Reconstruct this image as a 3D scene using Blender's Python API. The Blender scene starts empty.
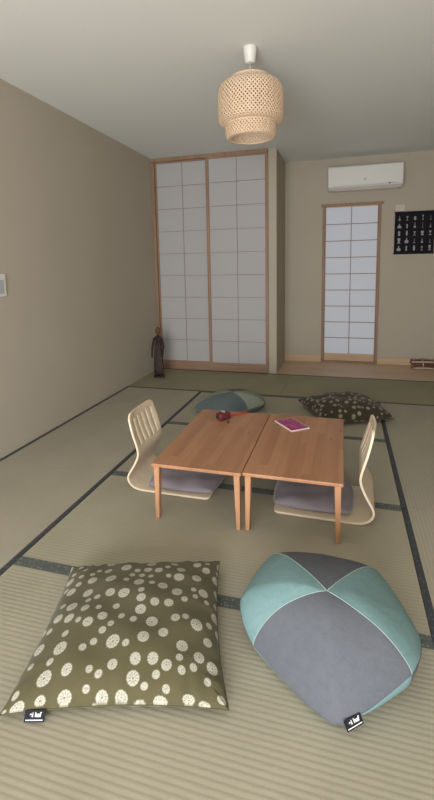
import bpy, bmesh, math, random
import numpy as np
from mathutils import Vector, Matrix
S = bpy.context.scene
COL = S.collection
random.seed(4)
PI = math.pi

# ------------------------------------------------------------ camera, world, light, exposure
cam_d = bpy.data.cameras.new('camera'); cam = bpy.data.objects.new('camera', cam_d); COL.objects.link(cam)
S.camera = cam
yaw, pit, rol = .2813, .1380, -.0198
fw = Vector((-math.sin(yaw)*math.cos(pit), math.cos(yaw)*math.cos(pit), -math.sin(pit)))
r_ = Vector((math.cos(yaw), math.sin(yaw), 0)); u_ = r_.cross(fw)
c_, s_ = math.cos(rol), math.sin(rol)
rr = c_*r_ + s_*u_; uu = -s_*r_ + c_*u_
M = Matrix((rr, uu, -fw)).transposed().to_4x4()
M.translation = (2.2182, -1.4017, 1.2775)
cam.matrix_world = M
cam_d.sensor_width = 36; cam_d.sensor_fit = 'AUTO'
cam_d.lens = 438.564/800*36
cam_d.shift_y = -(400-325.931)/800
cam_d.clip_start = .02

w = bpy.data.worlds.new('world'); S.world = w; w.use_nodes = True
bg = w.node_tree.nodes['Background']; bg.inputs[0].default_value = (.75, .85, 1, 1); bg.inputs[1].default_value = .8

def area(name, loc, target, sx, sy, power, color):
    d = bpy.data.lights.new(name, 'AREA'); d.shape = 'RECTANGLE'; d.size = sx; d.size_y = sy
    d.energy = power; d.color = color
    o = bpy.data.objects.new(name, d); COL.objects.link(o); o.location = loc
    o.rotation_euler = (Vector(target)-Vector(loc)).to_track_quat('-Z', 'Y').to_euler()
    return o
# daylight entering through the glazed opening behind the camera
area('window_daylight', (1.75, -3.62, .90), (1.1, 1.2, 1.45), 2.4, 1.7, 216, (.955, .985, 1))

vs = S.view_settings
vs.view_transform = 'Standard'; vs.look = 'None'; vs.gamma = 1; vs.use_curve_mapping = False
vs.exposure = 0.0

# ------------------------------------------------------------ helpers
def tag(o, label, cat, group=None, kind=None):
    o['label'] = label; o['category'] = cat
    if group: o['group'] = group
    if kind: o['kind'] = kind
    return o
def empty(name, loc=(0, 0, 0), rz=0):
    o = bpy.data.objects.new(name, None); COL.objects.link(o); o.empty_display_size = .05
    o.location = loc; o.rotation_euler = (0, 0, rz); return o
def link(name, bm, mats, parent=None, smooth=False, loc=None, rot=None):
    me = bpy.data.meshes.new(name); bm.normal_update(); bm.to_mesh(me); bm.free()
    if not isinstance(mats, (list, tuple)): mats = [mats]
    for m in mats: me.materials.append(m)
    if smooth:
        for p in me.polygons: p.use_smooth = True
    o = bpy.data.objects.new(name, me); COL.objects.link(o)
    if parent: o.parent = parent
    if loc: o.location = loc
    if rot: o.rotation_euler = rot
    return o
def box(bm, a, b, bev=0, mi=0, seg=2):
    r = bmesh.ops.create_cube(bm, size=1)
    vsn = r['verts']
    for v in vsn:
        v.co = Vector([(a[i]+b[i])/2 + v.co[i]*(b[i]-a[i]) for i in range(3)])
    fs = {f for v in vsn for f in v.link_faces}
    for f in fs: f.material_index = mi
    if bev:
        es = list({e for v in vsn for e in v.link_edges})
        bmesh.ops.bevel(bm, geom=es, offset=bev, segments=seg, profile=.5, affect='EDGES')
def struct(name, boxes, m, bev=0):
    bm = bmesh.new()
    for a, b in boxes: box(bm, a, b, bev)
    o = link(name, bm, m); o['kind'] = 'structure'; return o
def lathe(bm, prof, n=48, c=(0, 0), close=False, mi=0):
    rings = []
    for r, z in prof:
        rings.append([bm.verts.new((c[0]+r*math.cos(2*PI*i/n), c[1]+r*math.sin(2*PI*i/n), z)) for i in range(n)])
    for a, b in zip(rings, rings[1:]):
        for i in range(n):
            f = bm.faces.new((a[i], a[(i+1) % n], b[(i+1) % n], b[i])); f.material_index = mi
    if close:
        bm.faces.new(rings[0][::-1]); bm.faces.new(rings[-1])
    return rings
def tube(bm, pts, rad, n=8, cap=True, mi=0):
    pts = [Vector(p) for p in pts]; rings = []
    for i, p in enumerate(pts):
        t = (pts[min(i+1, len(pts)-1)]-pts[max(i-1, 0)]).normalized()
        a = t.cross(Vector((0, 0, 1)))
        if a.length < 1e-3: a = t.cross(Vector((0, 1, 0)))
        a.normalize(); b = t.cross(a)
        rd = rad[i] if isinstance(rad, (list, tuple)) else rad
        rings.append([bm.verts.new(p+rd*(math.cos(2*PI*k/n)*a+math.sin(2*PI*k/n)*b)) for k in range(n)])
    for a, b in zip(rings, rings[1:]):
        for i in range(n):
            f = bm.faces.new((a[i], a[(i+1) % n], b[(i+1) % n], b[i])); f.material_index = mi
    if cap: bm.faces.new(rings[0][::-1]); bm.faces.new(rings[-1])

# ------------------------------------------------------------ materials
def srgb(r, g, b):
    f = lambda c: c/12.92 if c <= .04045 else ((c+.055)/1.055)**2.4
    return (f(r/255), f(g/255), f(b/255), 1)
class NT:
    def __init__(s, name, rough=.8, color=(.5, .5, .5, 1), spec=.3):
        s.m = bpy.data.materials.new(name); s.m.use_nodes = True
        s.t = s.m.node_tree; s.n = s.t.nodes; s.b = s.n['Principled BSDF']
        s.b.inputs['Roughness'].default_value = rough; s.b.inputs['Base Color'].default_value = color
        s.b.inputs['Specular IOR Level'].default_value = spec
    def add(s, ty, ins=None, **kw):
        nd = s.n.new(ty)
        for k, v in kw.items(): setattr(nd, k, v)
        for k, v in (ins or {}).items():
            if isinstance(v, bpy.types.NodeSocket): s.t.links.new(v, nd.inputs[k])
            else: nd.inputs[k].default_value = v
        return nd
    def math(s, op, a, b=0, c=None):
        d = {0: a, 1: b}
        if c is not None: d[2] = c
        return s.add('ShaderNodeMath', d, operation=op).outputs[0]
    def mix(s, f, a, b):
        nd = s.n.new('ShaderNodeMix'); nd.data_type = 'RGBA'
        for k, v in ((0, f), (6, a), (7, b)):
            if isinstance(v, bpy.types.NodeSocket): s.t.links.new(v, nd.inputs[k])
            else: nd.inputs[k].default_value = v
        return nd.outputs[2]
    def coord(s, scale=(1, 1, 1), which='Object'):
        tc = s.add('ShaderNodeTexCoord')
        return s.add('ShaderNodeMapping', {'Vector': tc.outputs[which], 'Scale': scale}).outputs[0]
    def noise(s, vec, sc, det=3, rough=.5):
        return s.add('ShaderNodeTexNoise', {'Vector': vec, 'Scale': sc, 'Detail': det, 'Roughness': rough}).outputs['Fac']
    def ramp(s, f, lo, hi):
        return s.add('ShaderNodeMapRange', {0: f, 1: lo, 2: hi}).outputs[0]
    def color(s, c): s.t.links.new(c, s.b.inputs['Base Color'])
    def bump(s, h, st=.3, dist=.002):
        bp = s.add('ShaderNodeBump', {'Height': h, 'Strength': st, 'Distance': dist})
        s.t.links.new(bp.outputs[0], s.b.inputs['Normal'])

def simple(name, col, rough=.6, spec=.3, nscale=0, namp=.1, bump=0, metal=0):
    t = NT(name, rough, col, spec)
    t.b.inputs['Metallic'].default_value = metal
    v = t.coord()
    n = t.noise(v, nscale or 30)
    dk = tuple(c*(1-namp) for c in col[:3])+(1,); lt = tuple(min(1, c*(1+namp)) for c in col[:3])+(1,)
    t.color(t.mix(n, dk, lt))
    if bump: t.bump(n, .4, bump)
    return t.m

# plaster wall
def plaster(name, col):
    t = NT(name, .95, col, .1); v = t.coord()
    n = t.noise(v, 350, 4, .7); n2 = t.noise(v, 2.2, 2)
    t.color(t.mix(t.math('MULTIPLY_ADD', n, .5, t.math('MULTIPLY', n2, .4)), tuple(c*.88 for c in col[:3])+(1,), tuple(c*1.1 for c in col[:3])+(1,)))
    t.bump(n, .35, .001); return t.m
M_wall = plaster('beige_plaster', (.47, .415, .337, 1))
M_ceil = simple('ceiling_paper', (.765, .785, .76, 1), .95, .1, 60, .03)

# tatami: rush ribs running along local X
def tatami(name, col, axis, rib=.0180):
    t = NT(name, .62, col, .25)
    tc = t.add('ShaderNodeTexCoord'); sep = t.add('ShaderNodeSeparateXYZ', {0: tc.outputs['Object']})
    a = sep.outputs[axis]; b = sep.outputs[1-axis]
    ph = t.math('MULTIPLY', a, 2*PI/rib)
    wv = t.math('MULTIPLY_ADD', t.math('SINE', ph), .5, .5)
    rows = t.math('FLOOR', t.math('DIVIDE', a, rib))
    cv = t.add('ShaderNodeCombineXYZ', {0: t.math('MULTIPLY', b, 260), 1: t.math('MULTIPLY', rows, 7.3), 2: 0})
    st = t.noise(cv.outputs[0], 1, 2, .6)
    cl = t.noise(t.coord((3, 3, 3)), 1.2, 3)
    f = t.math('ADD', t.math('MULTIPLY_ADD', wv, .24, .27), t.math('MULTIPLY', st, .3))
    f = t.math('ADD', f, t.math('MULTIPLY', t.math('SUBTRACT', cl, .5), .5))
    t.color(t.mix(f, tuple(c*x for c, x in zip(col, (.72, .72, .68)))+(1,), tuple(min(1, c*1.16) for c in col[:3])+(1,)))
    t.bump(t.math('ADD', t.math('POWER', wv, .6), t.math('MULTIPLY', st, .3)), .32, .0013)
    return t.m
TC = (.392, .359, .277, 1)
M_tx = tatami('tatami_rush', TC, 1)
M_ty = tatami('tatami_rush_lengthwise', (.41, .372, .298, 1), 0)
TF = (.33, .305, .20, 1)
M_tf = tatami('tatami_rush_greenish', TF, 1)
def heri_mat(name, base, dot):
    t = NT(name, .55, base, .3)
    v = t.coord((1, 1, 1))
    vo = t.add('ShaderNodeTexVoronoi', {'Vector': v, 'Scale': 72, 'Randomness': .55})
    d = t.ramp(vo.outputs['Distance'], .42, .25)
    n = t.noise(v, 420, 2)
    c = t.mix(t.math('MULTIPLY', d, n), base, dot)
    t.color(c); t.bump(n, .4, .0008); return t.m
M_heri = heri_mat('navy_brocade', (.105, .118, .110, 1), (.36, .37, .32, 1))
M_heri2 = heri_mat('navy_brocade_plain', (.050, .058, .066, 1), (.17, .18, .19, 1))

# wood
def wood(name, c1, c2, along=1, strip=0, grain=1.0, rough=.45, knots=False, spec=.4):
    t = NT(name, rough, c1, spec)
    tc = t.add('ShaderNodeTexCoord'); sep = t.add('ShaderNodeSeparateXYZ', {0: tc.outputs['Object']})
    sc = [38*grain]*3; sc[along] = 2.2*grain
    mp = t.add('ShaderNodeMapping', {'Vector': tc.outputs['Object'], 'Scale': sc}).outputs[0]
    g = t.noise(mp, 1.0, 5, .6)
    f = t.ramp(g, .28, .75)
    if strip:
        cross = 0 if along != 0 else 1
        ix = t.math('FLOOR', t.math('DIVIDE', sep.outputs[cross], strip))
        al = t.math('MULTIPLY_ADD', ix, .37, sep.outputs[along])
        iy = t.math('FLOOR', t.math('DIVIDE', al, .9))
        wn = t.add('ShaderNodeTexWhiteNoise', {'Vector': t.add('ShaderNodeCombineXYZ', {0: ix, 1: iy, 2: 0}).outputs[0]}, noise_dimensions='3D')
        f = t.math('ADD', t.math('MULTIPLY', f, .45), t.math('MULTIPLY', wn.outputs[0], .5))
    col = t.mix(f, c1, c2)
    if knots:
        kv = t.coord((14, 5, 14) if along == 1 else (5, 14, 14))
        vo = t.add('ShaderNodeTexVoronoi', {'Vector': kv, 'Scale': 1, 'Randomness': 1})
        k = t.ramp(vo.outputs['Distance'], .14, .03)
        col = t.mix(t.math('MULTIPLY', k, .55), col, tuple(c*.35 for c in c1[:3])+(1,))
    t.color(col); t.bump(g, .15, .0008); return t.m
M_table = wood('oiled_bamboo_wood', (.33, .150, .072, 1), (.52, .265, .140, 1), 1, .042, 1, .40, True)
M_tleg = wood('table_leg_wood', (.42, .20, .10, 1), (.56, .30, .165, 1), 2, 0, 1, .45)
M_frame = wood('shoji_frame_wood', (.24, .145, .09, 1), (.37, .235, .15, 1), 2, 0, 1, .55)
M_frameh = wood('shoji_rail_wood', (.24, .145, .09, 1), (.37, .235, .15, 1), 0, 0, 1, .55)
M_latt = simple('shoji_lattice_wood', (.33, .265, .23, 1), .7, .2, 40, .1)
M_pine = wood('alcove_pine_board', (.56, .40, .27, 1), (.70, .53, .38, 1), 0, .19, .6, .4, True)
M_pineb = wood('pine_skirting', (.52, .35, .21, 1), (.62, .44, .28, 1), 0, 0, .6, .5)
M_ply = wood('bent_birch_plywood', (.68, .55, .40, 1), (.80, .68, .52, 1), 0, 0, .5, .4)
def paper(name, col, em=0, emc=None):
    t = NT(name, .9, col, .1); v = t.coord((1, 1, 1))
    n = t.noise(v, 90, 4, .7)
    t.color(t.mix(n, tuple(c*.93 for c in col[:3])+(1,), tuple(min(1, c*1.05) for c in col[:3])+(1,)))
    t.b.inputs['Transmission Weight'].default_value = 0
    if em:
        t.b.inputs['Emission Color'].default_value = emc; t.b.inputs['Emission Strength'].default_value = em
    return t.m
M_paper = paper('shoji_paper', (.46, .445, .445, 1))
M_paperglow = paper('glowing_shoji_paper', (.55, .56, .60, 1), .13, (.75, .84, 1, 1))  # weak bluish emission stands in for daylight coming through the paper
M_white = simple('white_plastic', (.72, .70, .66, 1), .4, .4, 10, .02)
M_grey = simple('grey_plastic', (.38, .37, .35, 1), .5, .3, 10, .03)
M_dark = simple('dark_plastic', (.03, .03, .03, 1), .5, .3, 10, .1)
M_bamboo = simple('woven_bamboo', (.75, .55, .38, 1), .55, .3, 60, .22)
M_bulb = simple('bulb_glass', (.8, .78, .72, 1), .2, .5, 10, .02)

# ------------------------------------------------------------ room shell
W, H, YB, YA, YR = 3.42, 2.534, 3.609, 4.364, -3.45
struct('floor', [((-.1, YR-.1, -.12), (W+.1, YB+.02, -.05))], M_pine)
fa = struct('floor_alcove', [((1.487, YB, -.12), (W, YA, 0))], M_pine)
struct('ceiling', [((-.1, YR-.1, H), (W+.1, YA+.1, H+.1))], M_ceil)
struct('wall_left', [((-.1, YR, -.12), (0, YB+.1, H))], M_wall)
struct('wall_right', [((W, YR, -.12), (W+.1, YA+.1, H))], M_wall)
struct('wall_alcove', [((1.40, YA, -.12), (1.957, YA+.1, H)), ((2.640, YA, -.12), (W, YA+.1, H)), ((1.957, YA, 1.985), (2.640, YA+.1, H)), ((1.957, YA, -.12), (2.640, YA+.1, 0.0))], M_wall)
struct('wall_partition', [((1.396, YB, -.12), (1.487, YA, H))], M_wall)
struct('wall_closet', [((0, YB+.09, -.12), (1.396, YB+.19, H))], M_wall)
# rear wall around the glazed opening behind the camera
struct('wall_rear', [((-.1, YR-.1, -.12), (.5, YR, H)), ((3.0, YR-.1, -.12), (W+.1, YR, H)), ((.5, YR-.1, 1.9), (3.0, YR, H)), ((.5, YR-.1, -.12), (3.0, YR, .02))], M_wall)
struct('window_1', [((.5, YR-.08, .02), (.54, YR-.02, 1.9)), ((2.96, YR-.08, .02), (3.0, YR-.02, 1.9)), ((1.73, YR-.08, .02), (1.77, YR-.02, 1.9)), ((.5, YR-.08, 1.86), (3.0, YR-.02, 1.9)), ((.5, YR-.08, .02), (3.0, YR-.02, .06))], M_frame)
struct('baseboard_alcove', [((1.487, YA-.014, 0), (1.955, YA, .088)), ((2.645, YA-.014, 0), (W, YA, .088))], M_pineb, .002)

# closet shoji: outer frame (trim) and two sliding panels
struct('trim_1', [((0, YB-.02, .0), (.034, YB+.075, 2.49)), ((1.374, YB-.02, .0), (1.396, YB+.075, 2.49)), ((0, YB-.022, 2.495), (1.396, YB+.075, H-.001)), ((0, YB-.0, -.05), (1.396, YB+.085, .012))], M_frame, .002)
def shoji(name, x0, x1, z0, z1, y, th, stile, top, bot, cols, rows, mp, lat=.006, mf=M_frame, mr=M_frameh, ml=M_latt, rstile=None):
    rs = rstile or stile
    root = empty(name, ((x0+x1)/2, y+th/2, z0))
    root['kind'] = 'structure'
    cx, cy, cz = root.location
    def loc(a): return (a[0]-cx, a[1]-cy, a[2]-cz)
    def mk(nm, bxs, m, bev=.0015):
        bm = bmesh.new()
        for a, b in bxs: box(bm, loc(a), loc(b), bev)
        return link(nm, bm, m, root)
    mk('stile', [((x0, y, z0), (x0+stile, y+th, z1))], mf)
    mk('stile', [((x1-rs, y, z0), (x1, y+th, z1))], mf)
    mk('top_rail', [((x0+stile, y, z1-top), (x1-rs, y+th, z1))], mr)
    mk('bottom_rail', [((x0+stile, y, z0), (x1-rs, y+th, z0+bot))], mr)
    px0, px1, pz0, pz1 = x0+stile, x1-rs, z0+bot, z1-top
    mk('paper', [((px0, y+th*.45, pz0), (px1, y+th*.55, pz1))], mp, 0)
    bx = []
    for i in range(1, cols):
        xx = px0+(px1-px0)*i/cols
        bx.append(((xx-lat/2, y+th*.2, pz0), (xx+lat/2, y+th*.45, pz1)))
    for j in range(1, rows):
        zz = pz0+(pz1-pz0)*j/rows
        bx.append(((px0, y+th*.22, zz-lat/2), (px1, y+th*.45, zz+lat/2)))
    mk('lattice', bx, ml, 0)
    return root
shoji('door_1', .034, .710, .012, 2.495, YB+.012, .028, .016, .018, .095, 2, 9, M_paper)
shoji('door_2', .672, 1.374, .012, 2.495, YB-.018, .028, .036, .018, .095, 2, 9, M_paper, rstile=.012)
# alcove door
struct('trim_2', [((1.955, YA-.02, 0), (1.984, YA+.06, 1.965)), ((2.616, YA-.02, 0), (2.643, YA+.06, 1.965)), ((1.935, YA-.028, 1.965), (2.670, YA+.06, 1.995)), ((1.955, YA-.022, -.01), (2.643, YA+.06, .022))], M_frame, .002)
shoji('door_3', 1.984, 2.616, .022, 1.965, YA+.005, .03, .012, .012, .095, 2, 9, M_paperglow, .009, ml=M_frame, mr=M_pineb)

# ------------------------------------------------------------ tatami mats
HB = .028
def mat(x0, x1, y0, y1, heri, m, label, hm=M_heri):
    g = .0012
    x0 += g; x1 -= g; y0 += g; y1 -= g
    cx, cy = (x0+x1)/2, (y0+y1)/2
    root = empty('tatami_mat', (cx, cy, -.05)); tag(root, label, 'tatami mat', 'tatami mats covering the floor')
    bm = bmesh.new(); box(bm, (x0-cx, y0-cy, 0), (x1-cx, y1-cy, .05), .0012); link('rush_cover', bm, m, root)
    for s in heri:
        a = {'l': (x0, x0+HB, y0, y1), 'r': (x1-HB, x1, y0, y1), 'n': (x0, x1, y0, y0+HB), 'f': (x0, x1, y1-HB, y1)}[s]
        bm = bmesh.new(); box(bm, (a[0]-cx, a[2]-cy, .047), (a[1]-cx, a[3]-cy, .0508)); link('cloth_border', bm, hm, root)
XL, XR = .853, 2.533
C1, C2, C3, C4 = .06, .91, 1.82, 2.73
mat(XL, XR, C1-1.7, C1-.85, 'nf', M_tx, 'tatami mat directly under the camera, rearmost of the middle column')
mat(XL, XR, C1-.85, C1, 'nf', M_tx, 'tatami mat under the big olive cushion and the blue and grey pouf in the foreground')
mat(XL, XR, C1, C2, 'nf', M_tx, 'tatami mat under the front legs of the two low tables')
mat(XL, XR, C2, C3, 'nf', M_tx, 'tatami mat under the far half of the two low tables')
mat(XL, XR, C3, C4, 'nf', M_tx, 'tatami mat under the distant pouf and dark flowered cushion')
mat(0, XL, C2, C4, 'lr', M_ty, 'long tatami mat along the left wall behind the left floor chair', M_heri2)
mat(0, XL, C2-1.82, C2, 'lr', M_ty, 'long tatami mat at the left edge of the picture in the foreground', M_heri2)
mat(XR, W, C2, C4, 'lr', M_ty, 'long tatami mat to the right of the right floor chair', M_heri2)
mat(XR, W, C2-1.82, C2, 'lr', M_ty, 'long tatami mat at the right edge of the picture in the foreground', M_heri2)
mat(0, 1.643, C4, YB-.002, 'nf', M_tf, 'far tatami mat in front of the tall closet screens', M_heri2)
mat(1.643, W, C4, YB-.002, 'nf', M_tf, 'far tatami mat in front of the wooden alcove floor', M_heri2)
for k, (a, b, y0) in enumerate(((0, XL, C2-3.64), (XR, W, C2-3.64))): pass

# ------------------------------------------------------------ low tables
def make_table(x, y, label):
    root = empty('low_table', (x, y, .0012)); tag(root, label, 'table', 'low wooden tables')
    wx, wy, h = .463/2, .856/2, .300
    bm = bmesh.new(); box(bm, (-wx, -wy, h-.017), (wx, wy, h))
    es = [e for e in bm.edges if abs(e.verts[0].co.z-e.verts[1].co.z) > .01]
    bmesh.ops.bevel(bm, geom=es, offset=.007, segments=4, profile=.5, affect='EDGES')
    es = [e for e in bm.edges if abs(e.verts[0].co.z-e.verts[1].co.z) < .001 and len(e.link_faces) == 2 and abs(e.link_faces[0].normal.dot(e.link_faces[1].normal)) < .3]
    bmesh.ops.bevel(bm, geom=es, offset=.004, segments=2, profile=.5, affect='EDGES')
    link('tabletop', bm, M_table, root)
    for sx in (-1, 1):
        for sy in (-1, 1):
            bm = bmesh.new()
            tx, ty = sx*(wx-.025), sy*(wy-.030)
            bx, by = sx*(wx-.020), sy*(wy-.027)
            vt = []
            for z, px, py, ha, hb in ((h-.017, tx, ty, .015, .019), (0, bx, by, .0095, .013)):
                vt.append([bm.verts.new((px+a*ha, py+b*hb, z)) for a, b in ((-1, -1), (1, -1), (1, 1), (-1, 1))])
            for i in range(4): bm.faces.new((vt[1][i], vt[1][(i+1) % 4], vt[0][(i+1) % 4], vt[0][i]))
            bm.faces.new(vt[0]); bm.faces.new(vt[1][::-1])
            bmesh.ops.recalc_face_normals(bm, faces=bm.faces)
            bmesh.ops.bevel(bm, geom=list(bm.edges), offset=.002, segments=2, profile=.5, affect='EDGES')
            link('leg', bm, M_tleg, root)
    return root
make_table(1.540, .928, 'low wooden table on the left carrying the small dark red object')
make_table(2.006, .938, 'low wooden table on the right carrying the pink booklet')

# ------------------------------------------------------------ legless floor chairs
def catmull(P, n=8):
    P = [Vector(p) for p in P]; out = []
    for i in range(len(P)-1):
        p0 = P[max(i-1, 0)]; p1 = P[i]; p2 = P[i+1]; p3 = P[min(i+2, len(P)-1)]
        for k in range(n):
            t = k/n
            out.append(.5*((2*p1)+(p2-p0)*t+(2*p0-5*p1+4*p2-p3)*t*t+(3*p1-p0-3*p2+p3)*t**3))
    out.append(P[-1]); return out
def make_chair(loc, rz, label, kz=1.0, topw=.165):
    root = empty('floor_chair', loc, rz); tag(root, label, 'chair', 'legless floor chairs')
    # profile in local X (front +) / Z (underside line), then half width
    prof = [(-.003, .010, .190), (-.26, .010, .190), (-.30, .010, .189), (-.412, .010, .186), (-.462, .022, .184), (-.490, .052, .182), (-.490, .086, .180),
            (-.452, .152, .174), (-.431, .205, .170), (-.434, .252, .170), (-.458, .335, .172), (-.477, .405, topw), (-.484, .445, topw-.01)]
    prof = [(a-.0, b if b < .06 else .06+(b-.06)*kz, c) for a, b, c in prof]
    pts = catmull(prof, 10)
    # arc-length
    L = [0]
    for a, b in zip(pts, pts[1:]): L.append(L[-1]+math.hypot(a.x-b.x, a.z-b.z) if False else L[-1]+math.hypot(a[0]-b[0], a[1]-b[1]))
    tot = L[-1]
    def at(s):
        s = max(0, min(tot, s))
        for i in range(len(L)-1):
            if L[i+1] >= s: break
        t = (s-L[i])/max(1e-9, L[i+1]-L[i]); return pts[i].lerp(pts[i+1], t)
    # flattened board with slots: grid in (s, v); v columns chosen so slots are exact
    NS = 150
    slots = [(-.114, .0078), (-.057, .0078), (0, .0078), (.057, .0078), (.114, .0078)]
    frac = []
    HWR = .170
    cuts = [-1.0, -.93]
    for c, hw in slots:
        cuts += [(c-hw)/HWR, (c-hw*.5)/HWR, (c+hw*.5)/HWR, (c+hw)/HWR]
    cuts += [.93, 1.0]
    cuts = sorted(cuts)
    bm = bmesh.new(); grid = []
    s_slot0, s_slot1 = tot-.205, tot-.040
    svals = sorted(set([tot*i/NS for i in range(NS+1)]+[s_slot0, s_slot1, s_slot0+.004, s_slot1-.004]))
    for s in svals:
        p = at(s); hw = p[2]
        # rounded outer corners at both ends
        rr_ = .03; d = tot-s
        if d < rr_: hw -= rr_-math.sqrt(max(0, rr_**2-(rr_-d)**2))
        rf = .03
        if s < rf: hw -= rf-math.sqrt(max(0, rf**2-(rf-s)**2))
        grid.append([bm.verts.new((p[0]-(0.012*(1-c*c) if s > tot-.25 else 0)*min(1, max(0, (s-(tot-.25))/.1)), c*hw, p[1])) for c in cuts])
    def hole(i, j):
        s0 = (svals[i]+svals[i+1])/2; c0 = (cuts[j]+cuts[j+1])/2*HWR
        if not (s_slot0 < s0 < s_slot1): return False
        nearend = s0 < s_slot0+.004 or s0 > s_slot1-.004
        for c, hw in slots:
            if abs(c0-c) < hw*(.5 if nearend else 1): return True
        return False
    for i in range(len(grid)-1):
        for j in range(len(cuts)-1):
            if hole(i, j): continue
            bm.faces.new((grid[i][j], grid[i][j+1], grid[i+1][j+1], grid[i+1][j]))
    bmesh.ops.recalc_face_normals(bm, faces=bm.faces)
    for v in [v for v in bm.verts if not v.link_faces]: bm.verts.remove(v)
    o = link('bent_shell', bm, M_ply, root, True)
    md = o.modifiers.new('thickness', 'SOLIDIFY'); md.thickness = .011; md.offset = 0
    bv = o.modifiers.new('soft_edge', 'BEVEL'); bv.width = .002; bv.segments = 2; bv.limit_method = 'ANGLE'
    return root
make_chair((1.539, .925, .0), 0, 'pale bentwood legless chair with slotted back at the left table')
make_chair((1.893, .893, .0), PI-.03, 'pale bentwood legless chair with slotted back at the right table', 1.06, .15)

# velvety seat cushions
def velvet(name, col):
    t = NT(name, .8, col, .2); v = t.coord()
    n = t.noise(v, 500, 2, .7); n2 = t.noise(v, 14, 3)
    t.color(t.mix(t.math('MULTIPLY_ADD', n, .4, t.math('MULTIPLY', n2, .5)), tuple(c*.75 for c in col[:3])+(1,), tuple(min(1, c*1.2) for c in col[:3])+(1,)))
    t.b.inputs['Sheen Weight'].default_value = .5; t.b.inputs['Sheen Roughness'].default_value = .3
    t.bump(n2, .3, .004); return t.m
M_seat = velvet('lavender_grey_velour', (.26, .225, .25, 1))
def seat_cushion(x, y, rz, label, sx=.21, sy=.180, h=.055):
    bm = bmesh.new(); N = 28
    top, bot = {}, {}
    def sq(u, v):
        # squircle corners
        k = 1-.10*(u*u*v*v)
        return u*k, v*k
    for i in range(N+1):
        for j in range(N+1):
            u = math.sin((i/N-.5)*PI); v = math.sin((j/N-.5)*PI)
            a, b = sq(u, v); e = max(0, (1-u**6)*(1-v**6))**.45
            d = .004*math.sin(7*u+2*v)*e+.003*math.cos(9*v-3*u)*e
            top[i, j] = bm.verts.new((a*sx, b*sy, h*.36+h*.64*e*(1-.12*(u*u+v*v)/2)+d))
            edge = i in (0, N) or j in (0, N)
            bot[i, j] = top[i, j] if edge else bm.verts.new((a*sx*.985, b*sy*.985, h*.36*(1-e)))
    for i in range(N):
        for j in range(N):
            bm.faces.new((top[i, j], top[i+1, j], top[i+1, j+1], top[i, j+1]))
            bm.faces.new((bot[i, j+1], bot[i+1, j+1], bot[i+1, j], bot[i, j]))
    o = link('seat_cushion', bm, M_seat, None, True, (x, y, .0165), (0, 0, rz))
    tag(o, label, 'cushion', 'grey seat cushions')
    return o
seat_cushion(1.355, .925, .0, 'grey velvety seat cushion on the left floor chair')
seat_cushion(2.085, .900, -.03, 'grey velvety seat cushion on the right floor chair')

# ------------------------------------------------------------ flowered cushions
def print_mat(name, base, light, dark):
    t = NT(name, .85, base, .2)
    at = t.add('ShaderNodeVertexColor', layer_name='print')
    sep = t.add('ShaderNodeSeparateColor', {0: at.outputs[0]})
    n = t.noise(t.coord(), 600, 2, .7)
    b2 = t.mix(n, tuple(c*.8 for c in base[:3])+(1,), tuple(c*1.2 for c in base[:3])+(1,))
    c = t.mix(sep.outputs[0], b2, light); c = t.mix(sep.outputs[1], c, dark)
    t.color(c); t.bump(n, .25, .0006)
    t.b.inputs['Sheen Weight'].default_value = .15
    return t.m
M_print = print_mat('olive_flower_print_cotton', (.095, .082, .040, 1), (.46, .435, .36, 1), (.06, .05, .03, 1))
M_print2 = print_mat('dark_brown_flower_print_cotton', (.045, .036, .020, 1), (.30, .27, .20, 1), (.06, .05, .03, 1))
def flower_pattern(gx, gy, size, seed, density=1.0, fs=1.0):
    rng = random.Random(seed); pts = []
    for R, dmin, cnt in ((.0205, .018, 1500), (.0170, .012, 2500), (.0115, .009, 5000)):
        R0 = R; R = R*fs
        lim = {.0205: 44, .0170: 34, .0115: 70}[R0]*density; k = 0
        for _ in range(cnt):
            if k >= lim: break
            x, y = rng.uniform(-.5, .5)*size, rng.uniform(-.5, .5)*size
            if all(math.hypot(x-a, y-b) > R+r+dmin for a, b, r, _ in pts):
                pts.append((x, y, R*rng.uniform(.92, 1.08), rng.random()*PI)); k += 1
    X, Y = np.meshgrid(gx, gy, indexing='ij')
    L = np.zeros_like(X); D = np.zeros_like(X)
    for a, b, r, ph in pts:
        d = np.hypot(X-a, Y-b); an = np.arctan2(Y-b, X-a)
        rad = r*(1+.035*np.cos(12*an+ph))
        L = np.maximum(L, np.clip((rad-d)/.0022+.5, 0, 1))
        spokes = (np.cos(10*an+ph) < -.5)*(d > r*.30)*(d < r*.80)
        D = np.maximum(D, .62*spokes*(r > .009)); D = np.maximum(D, .8*(d < r*.16))
    return L, D
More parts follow.
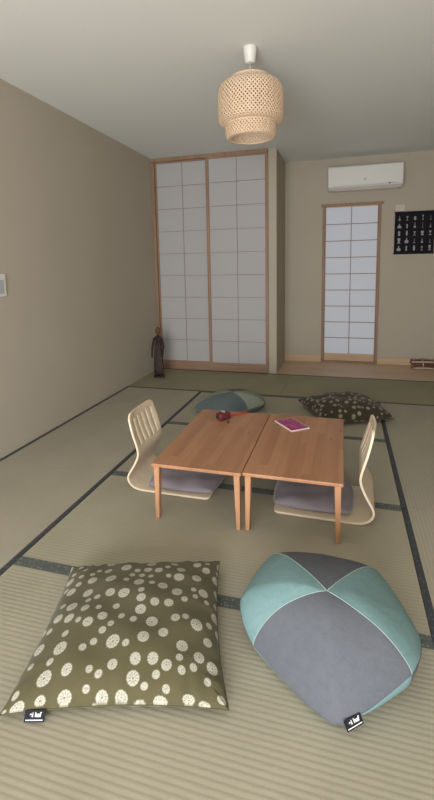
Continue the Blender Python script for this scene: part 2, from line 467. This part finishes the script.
def print_cushion(name, corners, H, base_z, mat, N, seed, inward=.035, rumple=.006, fscale=1.0):
    c = [Vector(p) for p in corners]          # order: near-left, near-right, far-right, far-left
    cen = sum(c, Vector())/4
    root = empty(name, (cen.x, cen.y, 0))
    size = ((c[0]-c[1]).length+(c[1]-c[2]).length)/2
    g = np.arange(N+1)/N*2-1
    g = .72*g+.28*np.sin(g*PI/2)
    U, V = np.meshgrid(g, g, indexing='ij')
    U0 = U*(1-inward*2*(1-V**2)*(np.abs(U)**3)); V0 = V*(1-inward*2*(1-U**2)*(np.abs(V)**3))
    w4 = [(1-U0)*(1-V0)/4, (1+U0)*(1-V0)/4, (1+U0)*(1+V0)/4, (1-U0)*(1+V0)/4]
    X = sum(w*p.x for w, p in zip(w4, c))-cen.x; Y = sum(w*p.y for w, p in zip(w4, c))-cen.y
    Ze = sum(w*p.z for w, p in zip(w4, c))
    E = np.clip((1-U**2)*(1-V**2), 0, 1)
    P = E**.46
    # radiating puckers near the seams
    rum = rumple*(np.sin(9*U+4*V)*np.cos(7*V-3*U)+.6*np.sin(17*U*V+5*V))*np.sqrt(E)
    edge = np.minimum(1-np.abs(U), 1-np.abs(V))
    al = np.where(np.abs(U) > np.abs(V), V, U)
    pk = .0035*np.sin(al*27+np.sin(al*9)*1.5)*np.exp(-edge/.13)*(1-np.exp(-edge/.02))
    Zt = Ze*(1-P)+H*P+rum+pk
    Zb = np.maximum(Ze*(1-P**.8)+0.0*P, 0.001)
    def arc(ax):                                   # length along the swollen cloth, so the print is not stretched
        sl = (slice(None), slice(N//3, 2*N//3+1)) if ax == 0 else (slice(N//3, 2*N//3+1), slice(None))
        A = np.stack([X[sl], Y[sl], Zt[sl]], -1)
        ds = np.linalg.norm(np.diff(A, axis=ax), axis=-1).mean(axis=1-ax)
        c_ = np.concatenate([[0], np.cumsum(ds)]); return c_-c_[-1]/2, c_[-1]
    gx, lx = arc(0); gy, ly = arc(1); size = max(lx, ly)
    L, D = flower_pattern(gx, gy, size, seed, 1.0, fscale)
    L2, D2 = flower_pattern(gx, gy, size, seed+7, 1.0, fscale)
    nv = (N+1)**2
    co = np.concatenate([np.stack([X, Y, Zt], -1).reshape(-1, 3), np.stack([X, Y, Zb], -1).reshape(-1, 3)])
    idx = np.arange(nv).reshape(N+1, N+1)
    a = idx[:-1, :-1].ravel(); b = idx[1:, :-1].ravel(); d = idx[1:, 1:].ravel(); e = idx[:-1, 1:].ravel()
    fs = np.concatenate([np.stack([a, b, d, e], 1), np.stack([e+nv, d+nv, b+nv, a+nv], 1)])
    me = bpy.data.meshes.new('cover'); me.from_pydata(co.tolist(), [], fs.tolist())
    at = me.color_attributes.new('print', 'FLOAT_COLOR', 'POINT')
    colr = np.zeros((2*nv, 4), np.float32); colr[:, 3] = 1
    colr[:nv, 0] = L.ravel(); colr[:nv, 1] = (D*L).ravel(); colr[nv:, 0] = L2.ravel(); colr[nv:, 1] = (D2*L2).ravel()
    at.data.foreach_set('color', colr.ravel())
    for p in me.polygons: p.use_smooth = True
    me.materials.append(mat)
    bm = bmesh.new(); bm.from_mesh(me)
    bmesh.ops.remove_doubles(bm, verts=bm.verts, dist=.00002) if False else None
    bm.to_mesh(me); bm.free()
    o = bpy.data.objects.new('cover', me); COL.objects.link(o); o.parent = root
    # stitched seam around the edge
    ring = [(X[i, 0], Y[i, 0], Ze[i, 0]) for i in range(0, N, 6)]+[(X[N, j], Y[N, j], Ze[N, j]) for j in range(0, N, 6)] + \
           [(X[i, N], Y[i, N], Ze[i, N]) for i in range(N, 0, -6)]+[(X[0, j], Y[0, j], Ze[0, j]) for j in range(N, 0, -6)]
    ring.append(ring[0])
    bm = bmesh.new(); tube(bm, ring, .0022, 6, False)
    link('seam', bm, mat, root, True)
    return root, cen
M_label = simple('black_woven_label', (.012, .011, .02, 1), .7, .2, 200, .2)
M_text = simple('white_thread', (.75, .75, .72, 1), .8, .2, 200, .05)
def cloth_label(root, P, xdir, updir, wdt=.058, hgt=.027):
    xd = Vector(xdir).normalized(); ud = Vector(updir); ud = (ud-ud.dot(xd)*xd).normalized(); nd = xd.cross(ud)
    m = Matrix((xd, ud, nd)).transposed().to_4x4(); m.translation = Vector(P)-root.location
    bm = bmesh.new(); box(bm, (-wdt/2, -hgt/2, -.0012), (wdt/2, hgt/2, .0012), .0006)
    lb = link('brand_label', bm, M_label, root); lb.matrix_local = m
    lb['label'] = 'small black woven label with white letters ei haf'
    cu = bpy.data.curves.new('label_text', 'FONT'); cu.body = 'ei haf'; cu.size = .0150; cu.align_x = 'CENTER'; cu.align_y = 'CENTER'; cu.extrude = .0002; cu.offset = .0004
    tmp = bpy.data.objects.new('tmp', cu); COL.objects.link(tmp)
    bpy.context.view_layer.update()
    me = bpy.data.meshes.new_from_object(tmp.evaluated_get(bpy.context.evaluated_depsgraph_get()))
    bpy.data.objects.remove(tmp)
    me.name = 'lettering'; me.materials.clear(); me.materials.append(M_text)
    to = bpy.data.objects.new('lettering', me); COL.objects.link(to); to.parent = lb; to.location = (.002, .003, .0016)
    bm = bmesh.new(); box(bm, (-wdt*.42, -hgt*.36, .0012), (wdt*.42, -hgt*.28, .0018)); link('printed_line', bm, M_text, lb)
    return lb
root, cen = print_cushion('floor_cushion', [(1.303, -.538, .022), (1.930, -.362, .030), (1.745, .205, .055), (1.160, .025, .05)], .138, 0, M_print, 330, 11, fscale=.9)
tag(root, 'large square olive cushion with white flower print lying in the left foreground', 'cushion', 'flower print floor cushions')
cloth_label(root, (1.400, -.512, .020), (.627, .176, .0), (-.10, .35, .5))
root2, cen2 = print_cushion('floor_cushion', [(2.10, 1.96, .05), (2.635, 2.215, .035), (2.42, 2.70, .05), (1.846, 2.465, .06)], .17, 0, M_print2, 150, 23, .03, .009, .8)
tag(root2, 'dark brown cushion with small pale flowers lying behind the right table', 'cushion', 'flower print floor cushions')

# ------------------------------------------------------------ two-colour poufs
def linen(name, col):
    t = NT(name, .88, col, .15); v = t.coord()
    n = t.noise(v, 420, 2, .8); n2 = t.ramp(t.noise(v, 38, 5, .7), .3, .7)
    f = t.math('MULTIPLY_ADD', n, .65, t.math('MULTIPLY', n2, .25))
    t.color(t.mix(f, tuple(c*.72 for c in col[:3])+(1,), tuple(min(1, c*1.28) for c in col[:3])+(1,)))
    t.bump(t.math('ADD', n2, t.math('MULTIPLY', n, .4)), .35, .002); return t.m
M_teal = linen('teal_linen', (.200, .325, .335, 1))
M_slate = linen('slate_grey_linen', (.128, .135, .155, 1))
M_pipe = linen('pale_teal_seam', (.36, .47, .44, 1))
M_sage = linen('pale_sage_linen', (.27, .30, .235, 1))
M_slate2 = linen('blue_grey_linen', (.12, .145, .15, 1))
def pouf(apex, ctrl, mats, label):
    """ctrl: 8 points CCW; odd indexes are where the top seams end"""
    A = Vector(apex); P = [Vector(p) for p in ctrl]; n = len(P); SUB = 12
    root = empty('pouf_cushion', (A.x, A.y, 0)); tag(root, label, 'cushion', 'two-colour pouf cushions')
    eq = []
    for i in range(n):
        p0, p1, p2, p3 = P[i-1], P[i], P[(i+1) % n], P[(i+2) % n]
        for k in range(SUB):
            t = k/SUB
            cr = .5*((2*p1)+(p2-p0)*t+(2*p0-5*p1+4*p2-p3)*t*t+(3*p1-p0-3*p2+p3)*t**3)
            ln = p1.lerp(p2, t)
            eq.append(cr*.55+ln*.45)
    m = len(eq)
    O = Vector((A.x, A.y, 0))
    NR = 22
    c2 = sum(eq, Vector())/m
    bm = bmesh.new()
    top = bm.verts.new(Vector((0, 0, A.z)))
    rings = []
    seamidx = [i for i in range(m) if (i//SUB) % 2 == 1 and i % SUB == 0]
    def sd(i): return min(min(abs(i-s), m-abs(i-s)) for s in seamidx)/SUB
    for j in range(1, NR+1):
        r = math.sin(j/NR*PI/2)
        ring = []
        for i, e in enumerate(eq):
            d = sd(i)                                     # 0 on a seam, 1 mid panel
            bulge = .004*math.sin(min(1, d)*PI/2)*math.sin(r*PI)
            drop = (1-r**1.75)**.66 if r < 1 else 0
            z = e.z+(A.z-e.z)*drop + bulge + .004*math.sin(r*7+i*PI/12)*r*math.sin(r*PI)
            x = (e.x-A.x)*r; y = (e.y-A.y)*r
            ring.append(bm.verts.new((x, y, z)))
        rings.append(ring)
    seams = [[Vector((0, 0, A.z))]+[rings[j][s].co.copy() for j in range(NR)] for s in seamidx]
    def mi_top(i): return 0 if ((i//SUB-1) // 2) % 2 == 0 else 1
    for i in range(m):
        k = (i+1) % m
        f = bm.faces.new((top, rings[0][i], rings[0][k])); f.material_index = mi_top(i)
        for a, b in zip(rings, rings[1:]):
            f = bm.faces.new((a[i], b[i], b[k], a[k])); f.material_index = mi_top(i)
    low = []
    for j in range(1, 10):
        t = j/9*PI/2
        ring = []
        for i, e in enumerate(eq):
            r = .70+.30*math.cos(t); z = e.z*(1-math.sin(t))+.001
            cx = c2.x-A.x; cy = c2.y-A.y
            ring.append(bm.verts.new((cx+(e.x-c2.x)*r, cy+(e.y-c2.y)*r, z)))
        low.append(ring)
    prev = rings[-1]
    for ring in low:
        for i in range(m):
            k = (i+1) % m
            f = bm.faces.new((prev[i], ring[i], ring[k], prev[k])); f.material_index = 1-mi_top(i)
        prev = ring
    bm.faces.new(prev[::-1])
    bmesh.ops.recalc_face_normals(bm, faces=bm.faces)
    link('cover', bm, mats[:2], root, True)
    for s in seams:
        bm = bmesh.new(); tube(bm, [p+Vector((0, 0, .0004)) for p in s], .0013, 6, True); link('seam_piping', bm, mats[2], root, True)
    bm = bmesh.new(); pts = [e-O for e in eq]; pts.append(pts[0]); tube(bm, pts, .0013, 6, False); link('edge_piping', bm, mats[0], root, True)
    return root
# order CCW starting at a mid panel corner: R, b, T, a, L, c, B, d
front = pouf((2.187, -.095, .245),
             [(2.475, -.03, .085), (2.368, .225, .10), (2.16, .262, .10), (1.955, .215, .10), (1.885, -.02, .085), (1.958, -.150, .045), (2.217, -.322, .026), (2.428, -.195, .11)],
             [M_slate, M_teal, M_pipe], 'teal and grey panelled pouf cushion in the right foreground')
cloth_label(front, (2.268, -.314, .040), (.20, .125, .06), (-.12, .25, .5), .052, .026)
pouf((1.31, 2.17, .185),
     [(1.575, 2.28, .06), (1.52, 2.46, .07), (1.33, 2.52, .08), (1.10, 2.42, .08), (1.00, 2.28, .05), (.99, 2.10, .045), (1.24, 1.93, .03), (1.46, 2.12, .055)],
     [M_slate2, M_sage, M_sage], 'pale green and blue-grey pouf cushion behind the left table')

# ------------------------------------------------------------ things on the tables
M_red = simple('dark_red_plastic', (.13, .015, .02, 1), .35, .5, 90, .3)
M_redstrap = simple('red_ribbon', (.42, .06, .035, 1), .6, .3, 90, .2)
tm = empty('tape_measure', (1.497, 1.195, .3012), .9); tm.scale = (1.15, 1.15, 1.3); tag(tm, 'small dark red and black case with a red strip on the left table', 'tape measure')
bm = bmesh.new(); box(bm, (-.036, -.026, 0), (.036, .026, .036), .009, seg=3); link('case', bm, M_red, tm, True)
bm = bmesh.new(); box(bm, (-.030, -.0275, .005), (.024, .0275, .012), .002); box(bm, (-.039, -.017, .012), (-.030, .017, .028), .003); box(bm, (-.020, -.012, .035), (.022, .012, .0395), .002); link('grip', bm, M_dark, tm)
bm = bmesh.new(); lathe(bm, [(.013, .036), (.013, .0405), (.0001, .0405)], 20, (.0, 0)); link('dial', bm, simple('silver_face', (.5, .45, .45, 1), .3), tm)
bm = bmesh.new(); tube(bm, [(.034, 0, .012), (.08, .004, .0065), (.13, .0, .0055), (.185, .004, .0055)], .0048, 8); link('red_strip', bm, M_redstrap, tm, True)
bm = bmesh.new(); lathe(bm, [(.0001, .300), (.007, .300), (.008, .304), (.005, .309), (.0001, .310)], 14, (0, 0))
for v in bm.verts: v.co += Vector((0, 0, -.3))
bd = link('bead', bm, M_dark, None, True, (1.545, 1.140, .3012)); tag(bd, 'tiny dark bead lying beside the dark red case', 'bead')

def bookmat():
    t = NT('magenta_print', .35, (.3, .02, .1, 1), .5); v = t.coord()
    a = t.noise(t.coord((1, 3, 1)), 26, 4, .7); b = t.noise(v, 60, 3, .6)
    c = t.mix(t.ramp(a, .35, .6), (.20, .008, .075, 1), (.50, .05, .24, 1)); c = t.mix(t.ramp(b, .6, .72), c, (.72, .45, .58, 1))
    t.color(c); return t.m
M_book = bookmat(); M_pg = simple('white_page_edge', (.75, .68, .66, 1), .7, .2, 100, .05)
bk = empty('booklet', (1.932, 1.190, .3012), math.atan2(1.064-1.236, 1.953-1.816)); tag(bk, 'small magenta booklet with white edges on the right table', 'booklet')
bm = bmesh.new(); box(bm, (-.098, -.064, 0), (.098, .064, .006), .001); link('pages', bm, M_pg, bk)
bm = bmesh.new(); box(bm, (-.092, -.058, .006), (.092, .058, .0068), .0003); link('cover', bm, M_book, bk)

# ------------------------------------------------------------ pendant lamp
LX, LY = 1.667, 1.318
lamp = empty('pendant_lamp', (LX, LY, 2.0)); tag(lamp, 'woven bamboo pendant lamp hanging from the ceiling on a short cord', 'lamp')
bm = bmesh.new(); lathe(bm, [(.0005, H-2.0), (.042, H-2.0), (.041, H-2.006), (.030, 2.450-2.0), (.024, 2.446-2.0), (.0005, 2.445-2.0)], 40); link('ceiling_rose', bm, M_white, lamp, True)
bm = bmesh.new(); tube(bm, [(0, 0, .452), (0, 0, .30)], .003, 8); link('cord', bm, M_white, lamp, True)
def smooth_prof(P, n=8): return [(p[0], p[1]) for p in catmull([(a, b, 0) for a, b in P], n)]
outer = smooth_prof([(.112, .366), (.118, .352), (.128, .343), (.156, .335), (.180, .316), (.191, .285), (.193, .245), (.193, .190), (.192, .150), (.187, .122), (.170, .108), (.150, .104)], 5)
inner = smooth_prof([(.145, .150), (.150, .120), (.151, .085), (.150, .055), (.145, .036), (.134, .027), (.122, .029)], 5)
M_bamboo2 = simple('woven_bamboo_dark', (.50, .29, .15, 1), .6, .3, 60, .2)
def weave(prof, N, turns, width, name, mi):
    bm = bmesh.new()
    L = [0]
    for a, b in zip(prof, prof[1:]): L.append(L[-1]+math.hypot(a[0]-b[0], a[1]-b[1]))
    tot = L[-1]
    for sgn in (1, -1):
        for k in range(N):
            vs_ = []
            for i, (r, z) in enumerate(prof):
                a = 2*PI*k/N+sgn*turns*2*PI*L[i]/tot
                off = .0014*math.sin(i*2.4+k*PI)*sgn
                rr2 = r+off+(.0006 if sgn > 0 else -.0006)
                da = width/2/r*1.25
                vs_.append((bm.verts.new((rr2*math.cos(a-da), rr2*math.sin(a-da), z)), bm.verts.new((rr2*math.cos(a+da), rr2*math.sin(a+da), z))))
            for p, q in zip(vs_, vs_[1:]): bm.faces.new((p[0], p[1], q[1], q[0]))
    o = link(name, bm, [M_bamboo, M_bamboo2][mi], lamp, True)
    md = o.modifiers.new('thickness', 'SOLIDIFY'); md.thickness = .0009; md.offset = 0
    return o
weave(outer, 54, .25, .0085, 'outer_shade', 0)
weave(inner, 48, .13, .0080, 'inner_shade', 0)
bm = bmesh.new()
def ringt(r, z, rad): tube(bm, [(r*math.cos(2*PI*i/64), r*math.sin(2*PI*i/64), z) for i in range(65)], rad, 6, False)
ringt(.112, .366, .0035); link('rim_hoop', bm, M_bamboo, lamp, True)
bm = bmesh.new(); ringt(.150, .104, .003); link('rim_hoop', bm, M_bamboo, lamp, True)
bm = bmesh.new(); ringt(.122, .029, .003); link('rim_hoop', bm, M_bamboo, lamp, True)
bm = bmesh.new(); ringt(.114, .358, .002)
for k in range(3):
    a = 2*PI*k/3+.3; tube(bm, [(0.018*math.cos(a), .018*math.sin(a), .33), (.112*math.cos(a), .112*math.sin(a), .362)], .002, 6)
link('support_wire', bm, M_grey, lamp, True)
bm = bmesh.new(); lathe(bm, [(.0005, .345), (.012, .345), (.020, .335), (.021, .280), (.0005, .280)], 24); link('bulb_socket', bm, M_white, lamp, True)
bm = bmesh.new(); lathe(bm, [(.013, .282), (.016, .265), (.029, .235), (.031, .215), (.024, .192), (.0005, .184)], 24); link('light_bulb', bm, M_bulb, lamp, True)

# ------------------------------------------------------------ air conditioner
ac = empty('air_conditioner', (2.437, YA, 2.12)); tag(ac, 'white wall-mounted air conditioner above the narrow paper door', 'air conditioner')
bm = bmesh.new()
sec = [(0, .030), (0, .285), (-.150, .285), (-.195, .278), (-.212, .262), (-.215, .240), (-.213, .062), (-.205, .040), (-.150, .014), (-.06, .006)]
hw = .417
for a, b, hw2 in ((0, 1, 0),):
    l = [bm.verts.new((-hw, y, z)) for y, z in sec]; r = [bm.verts.new((hw, y, z)) for y, z in sec]
    for i in range(len(sec)):
        k = (i+1) % len(sec); bm.faces.new((l[i], r[i], r[k], l[k]))
    bm.faces.new(l[::-1]); bm.faces.new(r)
bmesh.ops.recalc_face_normals(bm, faces=bm.faces)
es = [e for e in bm.edges if abs(abs(e.verts[0].co.x)-hw) < 1e-5 and abs(abs(e.verts[1].co.x)-hw) < 1e-5 and e.verts[0].co.x*e.verts[1].co.x > 0]
bmesh.ops.bevel(bm, geom=es, offset=.012, segments=3, profile=.5, affect='EDGES')
link('housing', bm, M_white, ac)
bm = bmesh.new(); box(bm, (-.375, -.2165, .064), (.375, -.2140, .262), .001); link('front_panel', bm, M_white, ac)
bm = bmesh.new()
v = [bm.verts.new(p) for p in ((-.36, -.209, .056), (.36, -.209, .056), (.36, -.150, .008), (-.36, -.150, .008))]
bm.faces.new(v); r = bmesh.ops.extrude_face_region(bm, geom=list(bm.faces)); 
for e in [g for g in r['geom'] if isinstance(g, bmesh.types.BMVert)]: e.co += Vector((0, -.004, -.004))
bmesh.ops.recalc_face_normals(bm, faces=bm.faces)
link('air_louver', bm, simple('louver_plastic', (.60, .585, .55, 1), .45, .3, 10, .02), ac)
bm = bmesh.new()
box(bm, (-.016, -.2178, .112), (.016, -.2162, .121), .0005); box(bm, (-.012, -.2178, .097), (.012, -.2162, .102), .0005)
link('badge', bm, M_grey, ac)
bm = bmesh.new(); box(bm, (.262, -.2165, .044), (.272, -.206, .060), .0005); box(bm, (.272, -.2165, .050), (.282, -.208, .060), .0005); link('indicator', bm, M_dark, ac)

# ------------------------------------------------------------ wall pieces
bd_x0, bd_x1, bd_z0, bd_z1 = 2.797, 3.235, 1.362, 1.862
bd = empty('wall_board', ((bd_x0+bd_x1)/2, YA, bd_z0)); tag(bd, 'black wall hanging with rows of small white figures right of the paper door', 'wall art')
ww = (bd_x1-bd_x0)/2; hh = bd_z1-bd_z0
M_blk = simple('black_cloth', (.010, .009, .013, 1), .8, .2, 200, .2)
bm = bmesh.new(); box(bm, (-ww, -.014, .006), (ww, -.002, hh-.006), .001); link('panel', bm, M_blk, bd)
bm = bmesh.new(); box(bm, (-ww-.006, -.020, hh-.012), (ww+.006, 0, hh), .002); box(bm, (-ww-.006, -.020, 0), (ww+.006, 0, .012), .002); link('rod', bm, M_blk, bd)
M_fig = simple('white_print', (.34, .33, .32, 1), .8, .2, 40, .4)
bm = bmesh.new(); rng = random.Random(5)
shapes = [[(.1, 0), (.5, 0), (.5, .3), (.15, .45), (.1, 1)], [(.3, 0), (.9, .05), (.9, .5), (.3, .6), (.2, .75), (.25, 1)], [(.6, 0), (.6, .12), (.12, .2), (.12, .5), (.6, .95), (.6, 1)],
          [(.3, 0), (.55, .2), (.35, .45), (.55, .7), (.3, 1)], [(.5, 0), (.5, .08), (.08, .15), (.08, 1)], [(.7, 0), (.7, .1), (.3, .3), (.7, .7), (.6, 1)], [(.35, 0), (.7, .3), (.7, .7), (.35, 1)]]
ncol, nrow = 5, 5
for i in range(ncol):
    for j in range(nrow):
        cx = -ww+(i+.62)*(2*ww)/(ncol+.15); cz = .04+(j+.0)*(hh-.055)/nrow
        sh = shapes[(i*3+j*5+rng.randrange(2)) % len(shapes)]; hh2 = .058*rng.uniform(.75, 1.1); w2 = .022*rng.uniform(.6, 1.15)
        l = [(cx-a*w2, cz+b*hh2) for a, b in sh]; r = [(cx+a*w2, cz+b*hh2) for a, b in sh]
        for q in range(len(sh)-1):
            vv = [bm.verts.new((p[0], yy, p[1])) for yy in (-.0152,) for p in (l[q], r[q], r[q+1], l[q+1])]
            f = bm.faces.new(vv)
r = bmesh.ops.extrude_face_region(bm, geom=list(bm.faces))
for e in [g for g in r['geom'] if isinstance(g, bmesh.types.BMVert)]: e.co.y = -.0138
bmesh.ops.recalc_face_normals(bm, faces=bm.faces)
link('white_figures', bm, M_fig, bd)
pl = empty('wall_thermostat', (2.850, YA, 1.868)); tag(pl, 'small white plastic control box above the black wall hanging', 'thermostat')
bm = bmesh.new(); box(bm, (-.054, -.022, 0), (.054, 0, .078), .004); link('case', bm, simple('off_white_plastic', (.58, .53, .45, 1), .5), pl)
bm = bmesh.new(); box(bm, (-.042, -.0235, .03), (.042, -.0215, .068), .001); link('cover', bm, simple('cream_plastic', (.55, .50, .42, 1), .5), pl)
sw = empty('wall_switch', (0, 1.027, 1.095)); tag(sw, 'white switch panel on the left wall at the picture edge', 'switch')
bm = bmesh.new(); box(bm, (0, -.058, 0), (.010, .058, .152), .003); link('plate', bm, M_white, sw)
bm = bmesh.new(); box(bm, (.010, -.040, .018), (.0125, .036, .112), .001); link('grey_face', bm, simple('pale_blue_grey_face', (.42, .44, .46, 1), .5), sw)
bm = bmesh.new(); box(bm, (.010, -.040, .120), (.0125, .036, .140), .001); link('rocker', bm, M_white, sw)

# ------------------------------------------------------------ carved figurine in the corner
def woodfig(name, c1, c2):
    t = NT(name, .62, c1, .25); v = t.coord(); n = t.noise(v, 45, 4, .6)
    t.color(t.mix(t.ramp(n, .35, .7), c1, c2)); t.bump(n, .5, .003); return t.m
M_fig1 = woodfig('dark_carved_wood', (.016, .009, .009, 1), (.055, .034, .030, 1))
M_fig2 = woodfig('golden_carved_wood', (.16, .09, .035, 1), (.10, .055, .02, 1))
fg = empty('carved_figurine', (.178, 3.20, 0)); fg.scale = (.86, .9, 1.13); tag(fg, 'tall dark carved wooden figurine standing in the far left corner', 'figurine')
def skin(name, verts, edges, mat, parent, sub=2):
    me = bpy.data.meshes.new(name); me.from_pydata([v[:3] for v in verts], edges, [])
    o = bpy.data.objects.new(name, me); COL.objects.link(o); o.parent = parent
    md = o.modifiers.new('skin', 'SKIN'); md.use_smooth_shade = True
    for i, v in enumerate(verts):
        s = me.skin_vertices[0].data[i]; s.radius = (v[3], v[4] if len(v) > 4 else v[3]); s.use_root = (i == 0)
    sb = o.modifiers.new('sub', 'SUBSURF'); sb.levels = sub; sb.render_levels = sub
    me.materials.append(mat); return o
V = [(0, 0, .235, .040, .030), (0, 0, .31, .034, .026), (0, 0, .375, .038, .026), (0, 0, .41, .030, .022), (0, 0, .437, .014, .014),
     (-.055, 0, .400, .016), (-.082, -.006, .32, .014), (-.086, -.02, .235, .012), (-.080, -.03, .20, .010),
     (.055, 0, .400, .016), (.078, -.010, .32, .014), (.072, -.025, .25, .012), (.060, -.04, .215, .010),
     (-.026, 0, .17, .030, .026), (-.036, -.004, .09, .022), (-.034, -.004, .030, .018), (-.036, -.035, .016, .014),
     (.026, 0, .17, .030, .026), (.030, -.004, .09, .022), (.034, -.004, .030, .018), (.036, -.035, .016, .014)]
E_ = [(0, 1), (1, 2), (2, 3), (3, 4), (3, 5), (5, 6), (6, 7), (7, 8), (3, 9), (9, 10), (10, 11), (11, 12), (0, 13), (13, 14), (14, 15), (15, 16), (0, 17), (17, 18), (18, 19), (19, 20)]
skin('body', V, E_, M_fig1, fg)
bm = bmesh.new()
bmesh.ops.create_uvsphere(bm, u_segments=24, v_segments=18, radius=1)
for v in bm.verts:
    x, y, z = v.co
    k = 1-.22*max(0, -z)
    ny = y
    if y < -.6 and abs(x) < .3: ny = y-.25*max(0, 1-abs(x)/.3)*max(0, 1-abs(z+.05)/.35)     # nose
    if abs(z-.15) < .2 and y < -.6 and .2 < abs(x) < .55: ny += .12                          # eye sockets
    if abs(z+.5) < .08 and y < -.5: ny += .08                                                # mouth
    v.co = Vector((x*.034*k, ny*.036*k, z*.042+.478))
for sx in (-1, 1):
    m_ = Matrix.Translation((sx*.034, .003, .476)) @ Matrix.Diagonal((.005, .008, .012, 1))
    bmesh.ops.create_uvsphere(bm, u_segments=10, v_segments=8, radius=1, matrix=m_)
link('head', bm, M_fig2, fg, True)
bm = bmesh.new()
# robe hanging from the hips, with folds
n = 40
prev = None
for z, rx, ry in ((.36, .043, .032), (.30, .044, .034), (.24, .052, .040), (.16, .058, .044), (.09, .060, .048), (.035, .064, .052)):
    ring = [bm.verts.new(((rx+.004*math.cos(9*a))*math.cos(a), (ry+.004*math.cos(9*a))*math.sin(a), z)) for a in [2*PI*i/n for i in range(n)]]
    if prev:
        for i in range(n): bm.faces.new((prev[i], prev[(i+1) % n], ring[(i+1) % n], ring[i]))
    prev = ring
rb = link('robe', bm, woodfig('dark_grey_brown_wood', (.030, .020, .020, 1), (.085, .060, .052, 1)), fg, True)
md = rb.modifiers.new('thickness', 'SOLIDIFY'); md.thickness = .004
bm = bmesh.new(); lathe(bm, [(.0005, 0), (.074, 0), (.074, .014), (.066, .022), (.0005, .022)], 30); link('base', bm, M_fig1, fg)
bm = bmesh.new(); tube(bm, [(.062, -.046, .225), (.070, -.060, .14), (.105, -.075, .004)], [.0055, .0055, .005], 8); link('walking_stick', bm, M_fig2, fg, True)

# ------------------------------------------------------------ bundle on the alcove floor
bn = empty('twig_bundle', (3.165, 4.225, 0)); tag(bn, 'small reddish brown and white bundle lying on the alcove floor', 'ornament')
M_tw = simple('reddish_bark', (.16, .065, .045, 1), .6, .3, 60, .4); M_tw2 = simple('pale_peeled_wood', (.50, .38, .31, 1), .6, .3, 60, .2)
rng = random.Random(3)
for i in range(19):
    bm = bmesh.new(); row = i//5; k = i % 5
    x0 = -.13+rng.uniform(-.015, .03); x1 = .15+rng.uniform(-.02, .02); y = (k-2)*.034+rng.uniform(-.004, .004)+row*.012; z = .013+row*.023
    sl = rng.uniform(-.03, .03)*(row > 0); zl = rng.uniform(-.012, .018)*(row > 0)
    p = [(x0, y-sl, z-zl), ((x0*2+x1)/3, y-sl/3, z+.002), ((x0+2*x1)/3, y+sl/3, z+.004), (x1, y+sl, z+zl)]
    tube(bm, p, [.010, .0125, .0125, .010], 8); link('stick', bm, M_tw if (i*7) % 3 else M_tw2, bn, True)
bm = bmesh.new(); tube(bm, [(-.02, -.088, .005), (-.02, -.092, .06), (-.02, -.05, .102), (-.02, .07, .102), (-.02, .096, .06), (-.02, .088, .005)], .007, 8); link('tie', bm, M_tw2, bn, True)
